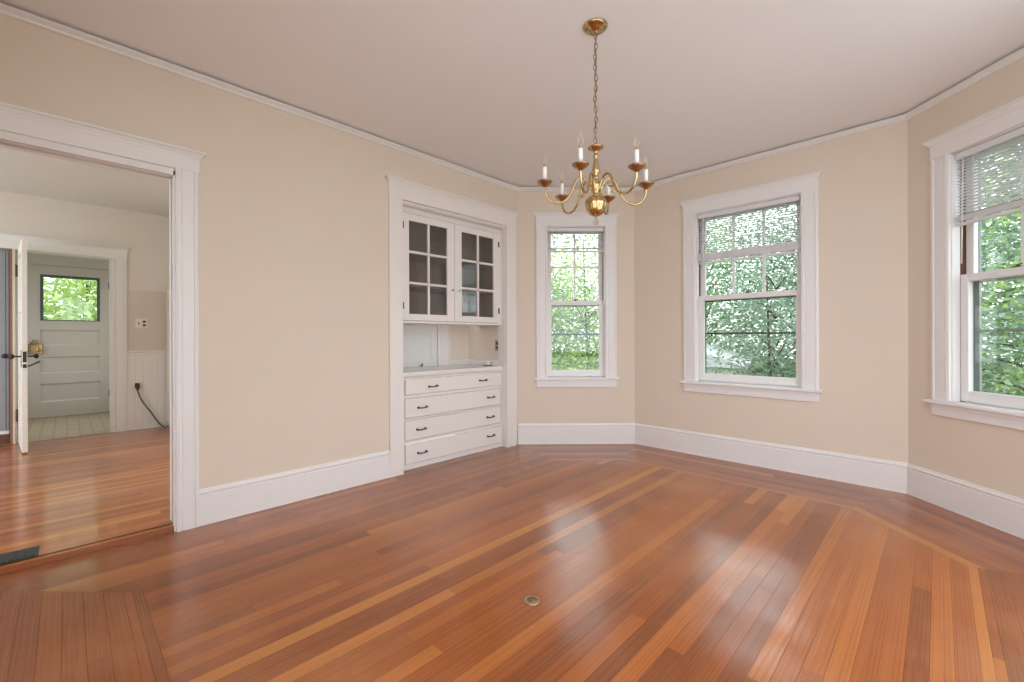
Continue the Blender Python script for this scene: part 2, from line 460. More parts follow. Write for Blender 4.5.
place(wall_mesh(0, SEG, 0, H, .17, [(.31,.95,OPZ0,OPZ1)]).build('wall_bay_right', M['wall'], kind='structure'), *FR['w3'])
place(wall_mesh(-.07, AY-YN, 0, H, .17, [(.30,3.55,0,2.66)]).build('wall_right', M['wall'], kind='structure'), *FR['right'])  # unseen wall; its wide opening is made up to let daylight in
place(wall_mesh(XR+.9, 4.0, 0, H, .14, []).build('wall_near', M['wall'], kind='structure'), (XR,YN,0), PI)  # unseen wall, its length set to shape the light from behind
c = MB(); P = outer
pts = [(XL-.14,YN),(XR+.17,YN),(XR+.17,AY+.07),(CX+.07,YB+.17),(BX-.07,YB+.17),(XL-.14,AY+.06)]
c.prism(pts, 'z', H, H+.12); c.build('ceiling', M['ceil'], kind='structure')

# picture rail just under the ceiling (gap above it)
def rail(name, frame, x0, x1, m0=0, m1=0):
    """m0/m1: mitre amounts at the ends for the moulding projecting into the room"""
    prof = [(0,H-.050),(-.008,H-.050),(-.014,H-.046),(-.018,H-.038),(-.030,H-.030),(-.040,H-.024),(-.040,H-.015),(0,H-.015)]
    mb = MB(); n = len(prof)
    vs = [(x0 + m0*(-y), y, z) for (y,z) in prof] + [(x1 - m1*(-y), y, z) for (y,z) in prof]
    mb.add(vs, [tuple(range(n-1,-1,-1)), tuple(range(n,2*n))] + [(i,(i+1)%n,(i+1)%n+n,i+n) for i in range(n)])
    return place(mb.build(name, M['white'], kind='structure'), *frame)
T = math.tan(PI/8)
rail('trim_1', FR['left'], YN, AY, 0, T)
rail('trim_2', FR['w1'], 0, SEG, T, T)
rail('trim_3', FR['w2'], 0, CX-BX, T, T)
rail('trim_4', FR['w3'], 0, SEG, T, T)
# baseboards
def base(name, frame, x0, x1, m0=0, m1=0, ht=.222):
    prof = [(0,0),(-.020,0),(-.022,.006),(-.020,.012),(-.020,ht-.040),(-.016,ht-.036),(-.016,ht-.032),(-.022,ht-.026),(-.022,ht-.017),(-.013,ht-.010),(-.011,ht),(0,ht)]
    mb = MB(); n = len(prof)
    vs = [(x0 + m0*(-y), y, z) for (y,z) in prof] + [(x1 - m1*(-y), y, z) for (y,z) in prof]
    mb.add(vs, [tuple(range(n-1,-1,-1)), tuple(range(n,2*n))] + [(i,(i+1)%n,(i+1)%n+n,i+n) for i in range(n)])
    return place(mb.build(name, M['white'], kind='structure'), *frame)
base('baseboard_left', FR['left'], .567, 1.865)
base('baseboard_bay_left', FR['w1'], .0, SEG, T, T)
base('baseboard_back', FR['w2'], 0, CX-BX, T, T)
base('baseboard_bay_right', FR['w3'], 0, SEG, T, T)

# ------------------------------------------------------------------ casings
def casing_prof(x0, x1, t=.021, flip=False):
    """fluted flat casing, profile in (x,y), y negative = into room"""
    w = x1-x0
    pr = [(0,0),(0,-t),(.012,-t-.003),(.020,-t-.003),(.023,-t+.004),(.028,-t+.004),(.031,-t)]
    inner_ = [(w-.031,-t),(w-.028,-t+.004),(w-.023,-t+.004),(w-.020,-t-.003),(w-.012,-t-.003),(w,-t+.002),(w,0)]
    p = [(x0+a, b_) for a, b_ in pr+inner_]
    return p[::-1]
def cap(mb, x0, x1, z0, z1, t=.024):
    """head board with a small crown on top"""
    zc = z1-.042
    mb.box(x0, x1, -t, 0, z0, zc)
    mb.loft([(x0-.005,x1+.005,-t-.005,0,zc-.004),(x0-.007,x1+.007,-t-.007,0,zc+.006),(x0-.010,x1+.010,-t-.010,0,zc+.010),
             (x0-.022,x1+.022,-t-.020,0,zc+.026),(x0-.030,x1+.030,-t-.028,0,zc+.030),(x0-.030,x1+.030,-t-.028,0,z1)])
# main doorway trim
mb = MB()
mb.prism(casing_prof(.455,.567), 'z', 0, 2.165)
mb.prism(casing_prof(-.39,-.28), 'z', 0, 2.165)
cap(mb, -.395, .572, 2.165, 2.29)
place(mb.build('trim_5', M['white'], kind='structure'), *FR['left'])
# jamb with a sliding door slot
mb = MB()
for (x0, x1) in ((.446,.470),(-.31,-.28)):
    xa, xb = (x0, x1)
    for (ya, yb, e) in ((-.004,.045,0),(.083,.145,0)):
        mb.box(xa, xb, ya, yb, 0.0, 2.15)
    mb.box(xa+(.016 if xa>0 else -.016), xb+(.016 if xa>0 else -.016), .045,.083,0,2.17)
for (ya, yb) in ((-.004,.030),(.042,.060),(.088,.145)):
    mb.box(-.31,.47, ya, yb, 2.128, 2.175)
mb.box(-.31,.47,.0,.14,2.16,2.175)
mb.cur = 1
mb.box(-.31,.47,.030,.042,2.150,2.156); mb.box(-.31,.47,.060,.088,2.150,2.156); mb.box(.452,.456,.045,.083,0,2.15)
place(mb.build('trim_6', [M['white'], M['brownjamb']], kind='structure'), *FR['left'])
# casing round the built-in
mb = MB()
mb.prism([(1.866,0),(1.866,-.022),(1.992,-.022),(1.992,0)][::-1], 'z', 0, 2.326)
mb.prism([(3.233,0),(3.233,-.022),(3.378,-.022),(3.378,0)][::-1], 'z', 0, 2.326)
cap(mb, 1.862, 3.375, 2.326, 2.485, .025)
mb.box(1.975,1.996,-.0,.11,0,2.33); mb.box(3.229,3.245,-.0,.11,0,2.33)
mb.box(1.99,3.235,.0,.07,2.318,2.335)
mb.loft([(1.996,3.229,-.012,.02,2.318),(1.996,3.229,-.004,.02,2.306),(1.996,3.229,.012,.03,2.296)][::-1])
place(mb.build('trim_7', M['cabwhite'], kind='structure'), *FR['left'])

# ------------------------------------------------------------------ windows
def window(name, frame, xa, xb, cols, mullion=None, blind=None, casing=True):
    """opening xa..xb between casings; y outward"""
    root = empty(name, *frame); root['kind'] = 'structure'
    z0, z1 = .722, 2.356
    CW = .12
    mb = MB()
    mb.prism(casing_prof(xa-CW, xa), 'z', .718, z1); mb.prism(casing_prof(xb, xb+CW), 'z', .718, z1)
    cap(mb, xa-CW, xb+CW, z1, 2.492)
    mb.build('casing', M['white'], root)
    mb = MB()
    mb.loft([(xa-CW-.018,xb+CW+.018,-.045,.05,.694),(xa-CW-.026,xb+CW+.026,-.056,.05,.700),(xa-CW-.026,xb+CW+.026,-.056,.05,.713),(xa-CW-.020,xb+CW+.020,-.050,.05,.720)])
    mb.box(xa-CW, xb+CW, -.030, 0, .672, .694); mb.box(xa-CW, xb+CW, -.020, 0, .615, .672, .003)
    mb.box(xa-.02, xb+.02, .05, .19, .690, .718)
    mb.build('window_sill', M['white'], root)
    # jamb and stops
    mb = MB()
    mb.box(xa-.02, xa+.006, 0, .052, .715, z1+.02); mb.box(xb-.006, xb+.02, 0, .052, .715, z1+.02)
    mb.box(xa, xb, 0, .052, z1-.006, z1+.02)
    mb.build('jamb_stop', M['white'], root)
    mb = MB()
    mb.box(xa-.004, xa+.002, .052, .14, .715, z1); mb.box(xb-.002, xb+.004, .052, .14, .715, z1)
    mb.box(xa-.02, xb+.02, .052, .14, z1, z1+.02)
    mb.build('jamb_track', M['brownjamb'], root, label='brown stained wooden track beside the sashes')
    def sash(nm, ya, yb, za, zb, bot, top, st, nc, nr):
        mb = MB()
        L_, R_ = xa+.0025, xb-.0025
        mb.box(L_, L_+st, ya, yb, za, zb, .003); mb.box(R_-st, R_, ya, yb, za, zb, .003)
        mb.box(L_+st, R_-st, ya, yb, za, za+bot, .003); mb.box(L_+st, R_-st, ya, yb, zb-top, zb, .003)
        ga, gb, gc, gd = L_+st, R_-st, za+bot, zb-top
        for k in range(1, nc): 
            xm = ga+(gb-ga)*k/nc; mb.box(xm-.010, xm+.010, ya+.006, yb-.006, gc, gd)
        for k in range(1, nr):
            zm = gc+(gd-gc)*k/nr; mb.box(ga, gb, ya+.006, yb-.006, zm-.010, zm+.010)
        s = mb.build(nm, M['white'], root)
        g = MB(); ym = (ya+yb)/2; g.box(ga-.004, gb+.004, ym-.0015, ym+.0015, gc-.004, gd+.004)
        g.build('glass_pane', M['glass'], s)
        return s, (ga,gb,gc,gd)
    lo, gl = sash('lower_sash', .055, .088, .724, 1.556, .072, .048, .050, 1, 1)
    up, gu = sash('upper_sash', .094, .126, 1.510, z1+.004, .050, .06, .050, cols, 2)
    lk = MB(); xm = (xa+xb)/2; lk.box(xm-.022, xm+.022, .058, .085, 1.556, 1.563, .002); lk.tube([(xm,.07,1.563),(xm,.07,1.572)], .010, 10); lk.tube([(xm,.07,1.572),(xm+.028,.062,1.574)], .004, 6)
    lk.build('sash_lock', M['pewter'], root)
    # outside storm window
    mb = MB()
    for (a,b2,c2,d2) in ((xa-.01,xa+.034,.72,z1),(xb-.034,xb+.01,.72,z1),(xa,xb,.72,.79),(xa,xb,z1-.04,z1),(xa,xb,1.50,1.54),(xa,xb,1.178,1.196)):
        mb.box(a,b2,.150,.165,c2,d2)
    mb.build('storm_frame', M['gasket'] if name == 'window_3' else M['storm'], root)
    return root
window('window_1', FR['w1'], .326, .955, 2)
window('window_2', FR['w2'], .664, 1.538, 3)
window('window_3', FR['w3'], .312, .945, 2)

def blind(frame, xa, xb, ztop, zbot, label, stack=.05, tilt=-.04, wand_z=1.62, nl=2):
    root = empty('window_blind', (0,0,0)); 
    m = Matrix.Translation(frame[0]) @ Matrix.Rotation(frame[1], 4, 'Z')
    loc = m @ Vector(((xa+xb)/2, .028, ztop)); place(root, loc, frame[1])
    w = (xb-xa)/2 - .006; hh = ztop-zbot
    mb = MB(); mb.box(-w, w, -.015, .018, -.045, -.002, .003); mb.build('head_rail', M['blind'], root)
    mb = MB(); z = -.062; n = 0
    top_of_stack = -hh+.022+stack
    while z > top_of_stack:
        a = tilt; hw = .0125
        dy, dz = hw*math.cos(a), hw*math.sin(a)
        mb.add([(-w,-dy,z-dz),(w,-dy,z-dz),(w,0,z+.0015),(-w,0,z+.0015),(-w,dy,z+dz),(w,dy,z+dz)], [(0,1,2,3),(3,2,5,4)], True)
        z -= .0205; n += 1
    z = top_of_stack
    while z > -hh+.030:
        mb.box(-w, w, -.0125, .0125, z, z+.0036); z -= .0044
    mb.build('slats', M['blind'], root)
    mb = MB(); mb.box(-w, w, -.013, .013, -hh, -hh+.019, .003); mb.build('bottom_rail', M['blind'], root)
    for k in range(nl):
        x = -w + 2*w*((k+.5)/nl if nl > 2 else (.18 + .64*k))
        mb = MB(); mb.tube([(x,-.0135,-.045),(x,-.0135,-hh+.012)], .0014, 5); mb.build('ladder_cord', M['cord'], root)
    mb = MB(); mb.tube([(-w+.055,-.022,-.04),(-w+.052,-.030,wand_z-ztop)], .0042, 6)
    mb.build('wand', M['cord'], root)
    tag(root, label, 'window blind')
    return root
blind(FR['w1'], .332, .949, 2.350, 2.080, 'short raised white mini blind in the narrow window behind the chandelier', .016, -.12, 1.62, 2)
blind(FR['w2'], .670, 1.532, 2.350, 1.862, 'wide white mini blind in the middle window, lowered over the upper sash', .075, -.12, 1.80, 4)
blind(FR['w3'], .320, .937, 2.350, 1.872, 'white mini blind with long wand in the window at the right edge', .036, -.28, 1.62, 2)

# ------------------------------------------------------------------ built-in: alcove, drawers, worktop, glazed cabinet
FL = FR['left']
D = .60      # alcove depth
mb = MB()
mb.box(1.90, 1.996, .14, D+.05, 0, 2.36); mb.box(3.237, 3.33, .14, D+.05, 0, 2.36)
mb.box(1.90, 3.33, D, D+.06, .82, 1.35); mb.box(3.2365, 3.2375, .10, .14, .85, 1.29)
place(mb.build('wall_alcove', M['wall'], kind='structure'), *FL)
mb = MB(); mb.box(2.948, 3.237, D-.014, D, .853, .905, .003); mb.box(3.223, 3.237, .11, D-.014, .853, .905, .003)
place(mb.build('baseboard_alcove', M['cabwhite'], kind='structure'), *FL)
mb = MB(); mb.prism(casing_prof(2.785,2.948,.03), 'z', .853, 1.30)
for v_ in range(len(mb.v)): mb.v[v_] = (mb.v[v_][0], mb.v[v_][1]+D, mb.v[v_][2])
place(mb.build('trim_8', M['cabwhite'], kind='structure'), *FL)
# panelled hatch
hx = empty('serving_hatch'); m4 = Matrix.Translation(FL[0]) @ Matrix.Rotation(FL[1], 4, 'Z')
place(hx, m4 @ Vector((2.48, D-.001, .854)), FL[1])
mb = MB()
W2_, HH = .295, .42
mb.box(-W2_, -W2_+.075, -.022, 0, 0, HH); mb.box(W2_-.075, W2_, -.022, 0, 0, HH); mb.box(-W2_+.075, W2_-.075, -.022, 0, 0, .075); mb.box(-W2_+.075, W2_-.075, -.022, 0, HH-.05, HH)
mb.box(-W2_+.07, W2_-.07, -.010, 0, .07, HH-.04)
mb.build('panel', M['kwhite'], hx)
mb = MB(); mb.box(.072,.108,-.030,-.022,.004,.016,.002); mb.tube([(.09,-.03,.010),(.09,-.045,.024)], .005, 8); mb.ball((.09,-.047,.028),.008,8); mb.build('latch', M['pewter'], hx)
tag(hx, 'white panelled serving hatch in the back of the alcove above the worktop', 'hatch')

# drawer unit
dr = empty('drawer_chest'); place(dr, m4 @ Vector((2.615, .06, 0)), FL[1])
X0, X1 = 1.997-2.615, 3.228-2.615
mb = MB()
ys = 0.0
rows = [(.652,.787),(.447,.621),(.251,.427),(.046,.221)]
mb.box(X0, 2.052-2.615, ys, ys+.03, 0, .80); mb.box(3.216-2.615, X1, ys, ys+.03, 0, .80)
zz = 0
for (a,b_) in sorted(rows): 
    mb.box(2.052-2.615, 3.216-2.615, ys, ys+.03, zz, a-.003); zz = b_+.003
mb.box(2.052-2.615, 3.216-2.615, ys, ys+.03, zz, .80)
mb.box(X0, X1, ys+.03, ys+.50, 0, .01); mb.box(X0, X0+.01, ys+.03, ys+.5, .01, .80); mb.box(X1-.01, X1, ys+.03, ys+.5, .01, .80)
mb.build('carcass', M['cabwhite'], dr)
pulls = [((2.342,.712),(2.955,.722)),((2.232,.531),(3.070,.538)),((2.220,.338),(3.062,.336)),((2.224,.130),(3.062,.142))]
proj = [.012,.003,.002,.010]
def pull_mesh():
    mb = MB()
    for sx in (-.042,.042):
        mb.lathe([(.011,0),(.012,.003),(.007,.006),(.0055,.018)], 10, (0,0,0))
        n0 = len(mb.v) - 4*10
        for i in range(n0, len(mb.v)):
            x,y,z = mb.v[i]; mb.v[i] = (x+sx, -z, y)
    mb.tube([(-.052,-.018,.001),(-.036,-.021,-.001),(-.015,-.024,-.003),(.015,-.024,-.003),(.036,-.021,-.001),(.052,-.018,.001)], [.0045,.0065,.0055,.0055,.0065,.0045], 8)
    return mb
for k, (a,b_) in enumerate(rows):
    mb = MB(); x0, x1 = 2.0585-2.615, 3.2095-2.615
    mb.box(x0, x1, -proj[k], .022-proj[k], a+.002, b_-.002, .003)
    mb.box(x0+.01, x1-.01, .022, .42, a+.006, a+.016); mb.box(x0+.01, x0+.022, .022,.42,a+.016,b_-.01); mb.box(x1-.022, x1-.01, .022,.42,a+.016,b_-.01)
    d_ = mb.build('drawer', M['cabwhite'], dr)
    for (px_, pz_) in pulls[k]:
        pm = pull_mesh(); pm.v = [(x+px_-2.615, y-proj[k], z+pz_) for (x,y,z) in pm.v]
        pm.build('drawer_pull', M['pewter'], d_)
tag(dr, 'built-in white chest of four wide drawers with dark bail pulls', 'drawers')
# worktop
mb = MB()
mb.box(-.617, .612, -.016, .535, .850-.80, .853-.80)
mb.cur = 1; mb.box(-.617, .612, -.020, .535, .815-.80, .850-.80, .004)
mb.loft([(-.617,.612,-.002,.02,-.0),(-.617,.612,-.006,.02,.004),(-.617,.612,-.016,.02,.015)])
ct = mb.build('worktop', [M['counter'], M['cabwhite']]); place(ct, m4 @ Vector((2.615, .06, .80)), FL[1])
tag(ct, 'grey-white painted worktop on the built-in drawers', 'worktop')
# glazed upper cabinet
uc = empty('glazed_cabinet'); place(uc, m4 @ Vector((2.615, .06, 1.285)), FL[1])
def ux(x): return x-2.615
def uz(z): return z-1.285
mb = MB()
mb.box(ux(1.997), ux(2.034), 0, .025, 0, uz(2.318)); mb.box(ux(3.197), ux(3.228), 0, .025, 0, uz(2.318))
mb.box(ux(2.034), ux(3.197), 0, .025, uz(2.250), uz(2.318)); mb.box(ux(2.034), ux(3.197), 0, .025, 0, uz(1.303))
mb.box(ux(2.02), ux(3.21), -.006, 0, uz(2.262), uz(2.272))
mb.build('face_frame', M['cabwhite'], uc)
mb = MB()
mb.box(ux(1.998), ux(2.010), .025, .38, 0, uz(2.31)); mb.box(ux(3.214), ux(3.227), .025, .38, 0, uz(2.31))
mb.box(ux(2.010), ux(3.214), .365, .38, .02, uz(2.31)); mb.box(ux(2.010), ux(3.214), .025, .365, uz(2.295), uz(2.31))
mb.box(ux(2.010), ux(3.214), .025, .365, .012, .02)
mb.build('cabinet_interior', M['cabin'], uc, label='interior behind the glass, its shade painted in dark taupe')
mb = MB(); mb.box(ux(1.998), ux(3.227), .025, .38, 0, .012); mb.build('underside', M['cabwhite'], uc)
for z in (1.615, 1.905):
    mb = MB(); mb.box(ux(2.011), ux(3.213), .06, .364, uz(z), uz(z+.02)); mb.build('shelf', M['cabin'], uc)
def cdoor(x0, x1, ga, gb, knobx, hingex):
    za, zb = 1.307, 2.246; gc, gd = 1.365, 2.185
    mb = MB(); y0, y1 = -.004, .018
    mb.box(ux(x0), ux(ga), y0, y1, uz(za), uz(zb), .002); mb.box(ux(gb), ux(x1), y0, y1, uz(za), uz(zb), .002)
    mb.box(ux(ga), ux(gb), y0, y1, uz(za), uz(gc), .002); mb.box(ux(ga), ux(gb), y0, y1, uz(gd), uz(zb), .002)
    xm = (ga+gb)/2; mb.box(ux(xm-.011), ux(xm+.011), y0+.002, y1-.002, uz(gc), uz(gd))
    for k in (1,2):
        zm = gc+(gd-gc)*k/3; mb.box(ux(ga), ux(gb), y0+.002, y1-.002, uz(zm-.010), uz(zm+.010))
    d_ = mb.build('door', M['cabwhite'], uc)
    g = MB(); g.box(ux(ga-.003), ux(gb+.003), .006, .009, uz(gc-.003), uz(gd+.003)); g.build('glass_pane', M['cabglass'], d_)
    kb_ = MB(); kb_.tube([(ux(knobx),-.004,uz(1.605)),(ux(knobx),-.018,uz(1.605))], .004, 8); kb_.ball((ux(knobx),-.024,uz(1.605)), .010, 12); kb_.build('knob', M['nickel'], d_)
    for hz in (1.435, 2.135):
        hb = MB(); hb.box(ux(hingex-.008), ux(hingex+.008), -.007, -.003, uz(hz-.028), uz(hz+.028)); hb.tube([(ux(hingex),-.009,uz(hz-.030)),(ux(hingex),-.009,uz(hz+.030))], .004, 8)
        hb.build('hinge', M['iron'], d_)
cdoor(2.036, 2.601, 2.102, 2.516, 2.568, 2.040)
cdoor(2.605, 3.195, 2.692, 3.116, 2.650, 3.190)
tag(uc, 'built-in white cabinet with two six-pane glass doors above the alcove', 'cabinet')
# little box and socket in the alcove
bx = MB(); bx.box(-.045,.045,-.028,.028,.008,.05,.004); 
root = empty('junction_box'); place(root, m4 @ Vector((3.19, .225, .853)), FL[1]+.0)
bx.build('box_body', M['plate'], root)
b2 = MB(); b2.box(-.048,.048,-.031,.031,0,.008); b2.build('base_plate', M['black'], root)
b3 = MB(); b3.box(.005,.030,-.0285,-.027,.022,.036); b3.build('jack', M['slot'], root)
tag(root, 'small white junction box on the worktop at the right of the alcove', 'box')
def outlet(name, matx, loc, rz, label, w_=.07, h_=.115, two=True, switch=False):
    r = empty(name); place(r, loc, rz)
    mb = MB(); mb.box(-w_/2, w_/2, -.006, 0, -h_/2, h_/2, .003); mb.build('cover_plate', matx, r)
    mb = MB()
    ox = w_*.22 if switch else 0
    for zz_ in ((-.022,.022) if two else (0,)):
        mb.box(ox-.015, ox+.015, -.008, -.006, zz_-.013, zz_+.013, .001)
    mb.build('socket_face', M['slot'] , r)
    if switch:
        mb = MB(); mb.box(-ox-.006, -ox+.006, -.007, -.006, -.013, .013); mb.tube([(-ox,-.006,0),(-ox,-.018,.008)], .004, 6); mb.build('toggle', M['slot'], r)
    tag(r, label, 'outlet'); return r
outlet('wall_outlet', M['socket'], (XL-.128, 3.2365, 1.07), 0, 'brass-coloured outlet on the side wall inside the alcove')

# ------------------------------------------------------------------ far room (seen through the doorway)
mb = wall_mesh(-2.2, 1.86, 0, KH+.06, .12, [(-1.30,-.425,0,2.12),(-.385,.385,0,2.12)])
mb.cur = 1; mb.box(.515, 1.80, -.003, 0, .985, 1.752)  # darker tan zone from the wainscot up to refrigerator height
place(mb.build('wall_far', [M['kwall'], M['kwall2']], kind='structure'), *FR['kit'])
mb = wall_mesh(KX-.12, XL-.14, 0, KH, 1.86, [(-6.0,-3.6,0,2.65)], y0=1.72); mb.build('wall_far_right', M['kwall'], kind='structure')  # unseen wall; wide opening added to brighten the kitchen
mb = MB(); mb.box(KX-.12, XL-.14, -2.2, 1.86, KH, KH+.1); mb.build('ceiling', M['kceil'], kind='structure')
# wainscot and rail
mb = MB()
x = .515
while x < 1.70:
    mb.box(x, x+.072, -.010, 0, KF, .955, .0025); x += .0725
mb.box(.515,1.72,-.012,0,KF,KF+.01)
mb.loft([(.515,1.72,-.014,0,.945),(.515,1.72,-.018,0,.958),(.515,1.72,-.020,0,.985),(.515,1.72,-.034,0,.992),(.515,1.72,-.034,0,1.010)])
place(mb.build('trim_9', M['kwhite'], kind='structure'), *FR['kit'])
# casing of the far doorways
mb = MB()
mb.prism(casing_prof(.385,.515), 'z', KF, 2.12)
cap(mb, -1.42, .515, 2.12, 2.27)
mb.box(.375,.385,0,.12,KF,2.12); mb.box(-.385,.385,0,.12,2.11,2.12)
mb.box(.362,.375,.045,.12,KF,2.11)
place(mb.build('trim_10', M['kwhite'], kind='structure'), *FR['kit'])
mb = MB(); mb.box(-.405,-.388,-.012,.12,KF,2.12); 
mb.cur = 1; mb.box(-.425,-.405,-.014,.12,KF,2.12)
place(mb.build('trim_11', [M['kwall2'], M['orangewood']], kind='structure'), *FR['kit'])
# blue-grey beadboard door left of it
bd = empty('beadboard_door'); place(bd, (KX-.045, -.845, KF), PI/2)
mb = MB(); x = -.41
while x < .40:
    mb.box(x, min(x+.052,.415), 0, .03, .14, 2.07, .004); x += .0535
mb.box(-.415,.415,.012,.04,.14,2.07)
mb.build('door_boards', M['blue'], bd)
mb = MB(); mb.box(-.415,.415,-.012,.04,.105,.14,.003); mb.build('bottom_strip', M['kwhite'], bd, label='white strip along the foot')
mb = MB(); mb.box(-.415,.415,-.02,.06,0,.105); mb.build('threshold', M['brownjamb'], bd, label='dark brown wooden step')
mb = MB(); mb.tube([(.385,0,.94),(.385,-.035,.94)], .008, 8); mb.ball((.385,-.05,.94), .026, 12); mb.build('knob', M['iron'], bd)
tag(bd, 'blue-grey beadboard door left of the open white door', 'door')
# the open cream door seen edge-on
def rot2(a): return a
dl = Vector((-6.37+7.05, -.307+.366, 0)); dlen = .715; da = math.atan2(dl.y, dl.x)
od = empty('panel_door'); place(od, (-7.055, -.366, KF+.012), da)     # local x along the door, y thickness
TH = .038
mb = MB(); DW = .695; DH = 2.08
rails = [0,.22,.62,.72,1.12,1.22,1.62,1.72,DH-.11,DH]
mb.box(0,.10,0,TH,0,DH,.002); mb.box(DW-.10,DW,0,TH,0,DH,.002)
for (a,b_) in ((0,.22),(.80,.92),(1.38,1.48),(DH-.11,DH)): mb.box(.10,DW-.10,0,TH,a,b_)
mb.box(.10,DW-.10,.012,TH-.012,.22,DH-.11)
mb.build('door_leaf', M['creamdoor'], od)
mb = MB(); mb.box(DW, DW+.002, .006, TH-.006, .88, .985); mb.box(DW+.002, DW+.008, .013, TH-.013, .925, .945); mb.build('latch_plate', M['iron'], od)
mb = MB(); mb.box(DW, DW+.002, .006, TH-.006, .825, .862); mb.build('lock_plate', M['iron'], od)
for sgn in (-1, 1):
    y0 = 0 if sgn < 0 else TH
    mb = MB()
    mb.box(DW-.085, DW-.040, y0, y0+sgn*.004, .83, 1.0)
    mb.tube([(DW-.062,y0,.937),(DW-.062,y0+sgn*.045,.937)], .0075, 8)
    mb.ball((DW-.062,y0+sgn*.062,.937), .026, 14, 1, .75, 1); mb.build('knob', M['iron'], od)
mb = MB(); mb.tube([(DW-.062,TH,.835),(DW-.05,TH+.03,.850),(DW-.045,TH+.085,.885)], [.007,.007,.010], 8); mb.build('lever', M['pewter'], od)
for hz in (.29, 1.84):
    mb = MB(); mb.box(-.006,.03,-.004,0,hz-.06,hz+.06); mb.tube([(-.004,-.008,hz-.065),(-.004,-.008,hz+.065)], .009, 8); mb.build('hinge', M['brownjamb'], od)
tag(od, 'cream painted panel door standing open edge-on, with dark round knobs', 'door')
# brass hand-shaped bit is the rim lock of the outer door
# vestibule
mb = MB()
for (ya, yb) in ((-.95,-.83),(.80,.92)):
    mb.box(VX-.12, KX-.12, ya, yb, 0, .7); mb.box(VX-.12, KX-.12, ya, yb, 2.3, 2.5); mb.box(VX-.12, VX+.35, ya, yb, .7, 2.3); mb.box(KX-.45, KX-.12, ya, yb, .7, 2.3)  # unseen side openings added to brighten the vestibule
mb.build('wall_vestibule_side', M['vest'], kind='structure')
mb = wall_mesh(-.95, .92, 0, 2.5, .12, [(-.40,.50,0,2.215)]); place(mb.build('wall_vestibule_end', M['vest'], kind='structure'), *FR['ves'])
mb = MB(); mb.box(VX-.12, KX-.12, -.95, .92, 2.45, 2.55); mb.build('ceiling', M['vest'], kind='structure')
ed = empty('exterior_door'); place(ed, (VX+.0, .048, KF+.004), PI/2)      # local x = +Y, y outward (-X)
e0, e1 = -.385-.048, .478-.048
g0, g1, g2, g3 = -.262-.048, .352-.048, 1.415-KF, 2.072-KF
mb = MB(); DH = 2.17
mb.box(e0, g0, -.022, .022, 0, DH); mb.box(g1, e1, -.022, .022, 0, DH); mb.box(g0, g1, -.022, .022, g3, DH)
pz = [(.25,.515),(.655,.90),(1.06,1.285)]
zz = 0
for (a,b_) in pz: mb.box(g0, g1, -.022, .022, zz, a-KF); zz = b_-KF
mb.box(g0, g1, -.022, .022, zz, g2)
for (a,b_) in pz:
    mb.box(g0, g1, -.006, .006, a-KF, b_-KF)
    mb.loft([(g0,g1,-.022,-.006,a-KF),(g0,g1,-.010,-.006,a-KF+.02)]); 
    mb.loft([(g0,g1,-.012,-.006,b_-KF-.022),(g0,g1,-.020,-.006,b_-KF)])
mb.build('door_leaf', M['greydoor'], ed)
mb = MB()
for (a,b2,c2,d2) in ((g0,g0+.032,g2,g3),(g1-.032,g1,g2,g3),(g0+.032,g1-.032,g3-.035,g3),(g0+.032,g1-.032,g2,g2+.012)):
    mb.box(a,b2,-.028,.02,c2,d2)
mb.build('glazing_bead', M['storm'], ed, label='dark green frame round the door glass')
mb = MB(); mb.box(g0+.03, g1-.03, -.004, .0, g2+.01, g3-.03); mb.build('glass_pane', M['glass'], ed)
mb = MB()
mb.box(e0+.006, e0+.150, -.042, -.022, .905, 1.050, .010); mb.box(e0+.03, e0+.12, -.050, -.042, .93, 1.03, .006)
mb.tube([(e0+.105,-.04,.965),(e0+.105,-.085,.965)], .011, 10); mb.ball((e0+.110,-.100,.965), .032, 14, 1,.8,1)
mb.tube([(e0+.03,-.04,1.05),(e0+.05,-.042,1.10),(e0+.09,-.045,1.09),(e0+.10,-.042,1.045)], .009, 8)
mb.build('rim_lock', M['brass'], ed, label='yellow brass rim lock and knob')
for hz in (.29, 1.93):
    mb = MB(); mb.tube([(e1+.004,-.028,hz-.06),(e1+.004,-.028,hz+.06)], .009, 8); mb.box(e1-.03,e1+.004,-.024,-.022,hz-.05,hz+.05); mb.build('hinge', M['iron'], ed)
tag(ed, 'grey exterior door with a square window over three horizontal panels', 'door')
mb = MB(); mb.box(-.95,.92,-.012,.12,0,KF+.004); mb.v=[(x,y-.0,z) for x,y,z in mb.v]
place(mb.build('trim_12', M['brownjamb'], kind='structure'), *FR['ves'])

outlet('wall_switch', M['plate'], (KX+.003, .650, 1.345), PI/2, 'ivory double plate with toggle switch and socket above the wainscot', .118, .118, True, True)
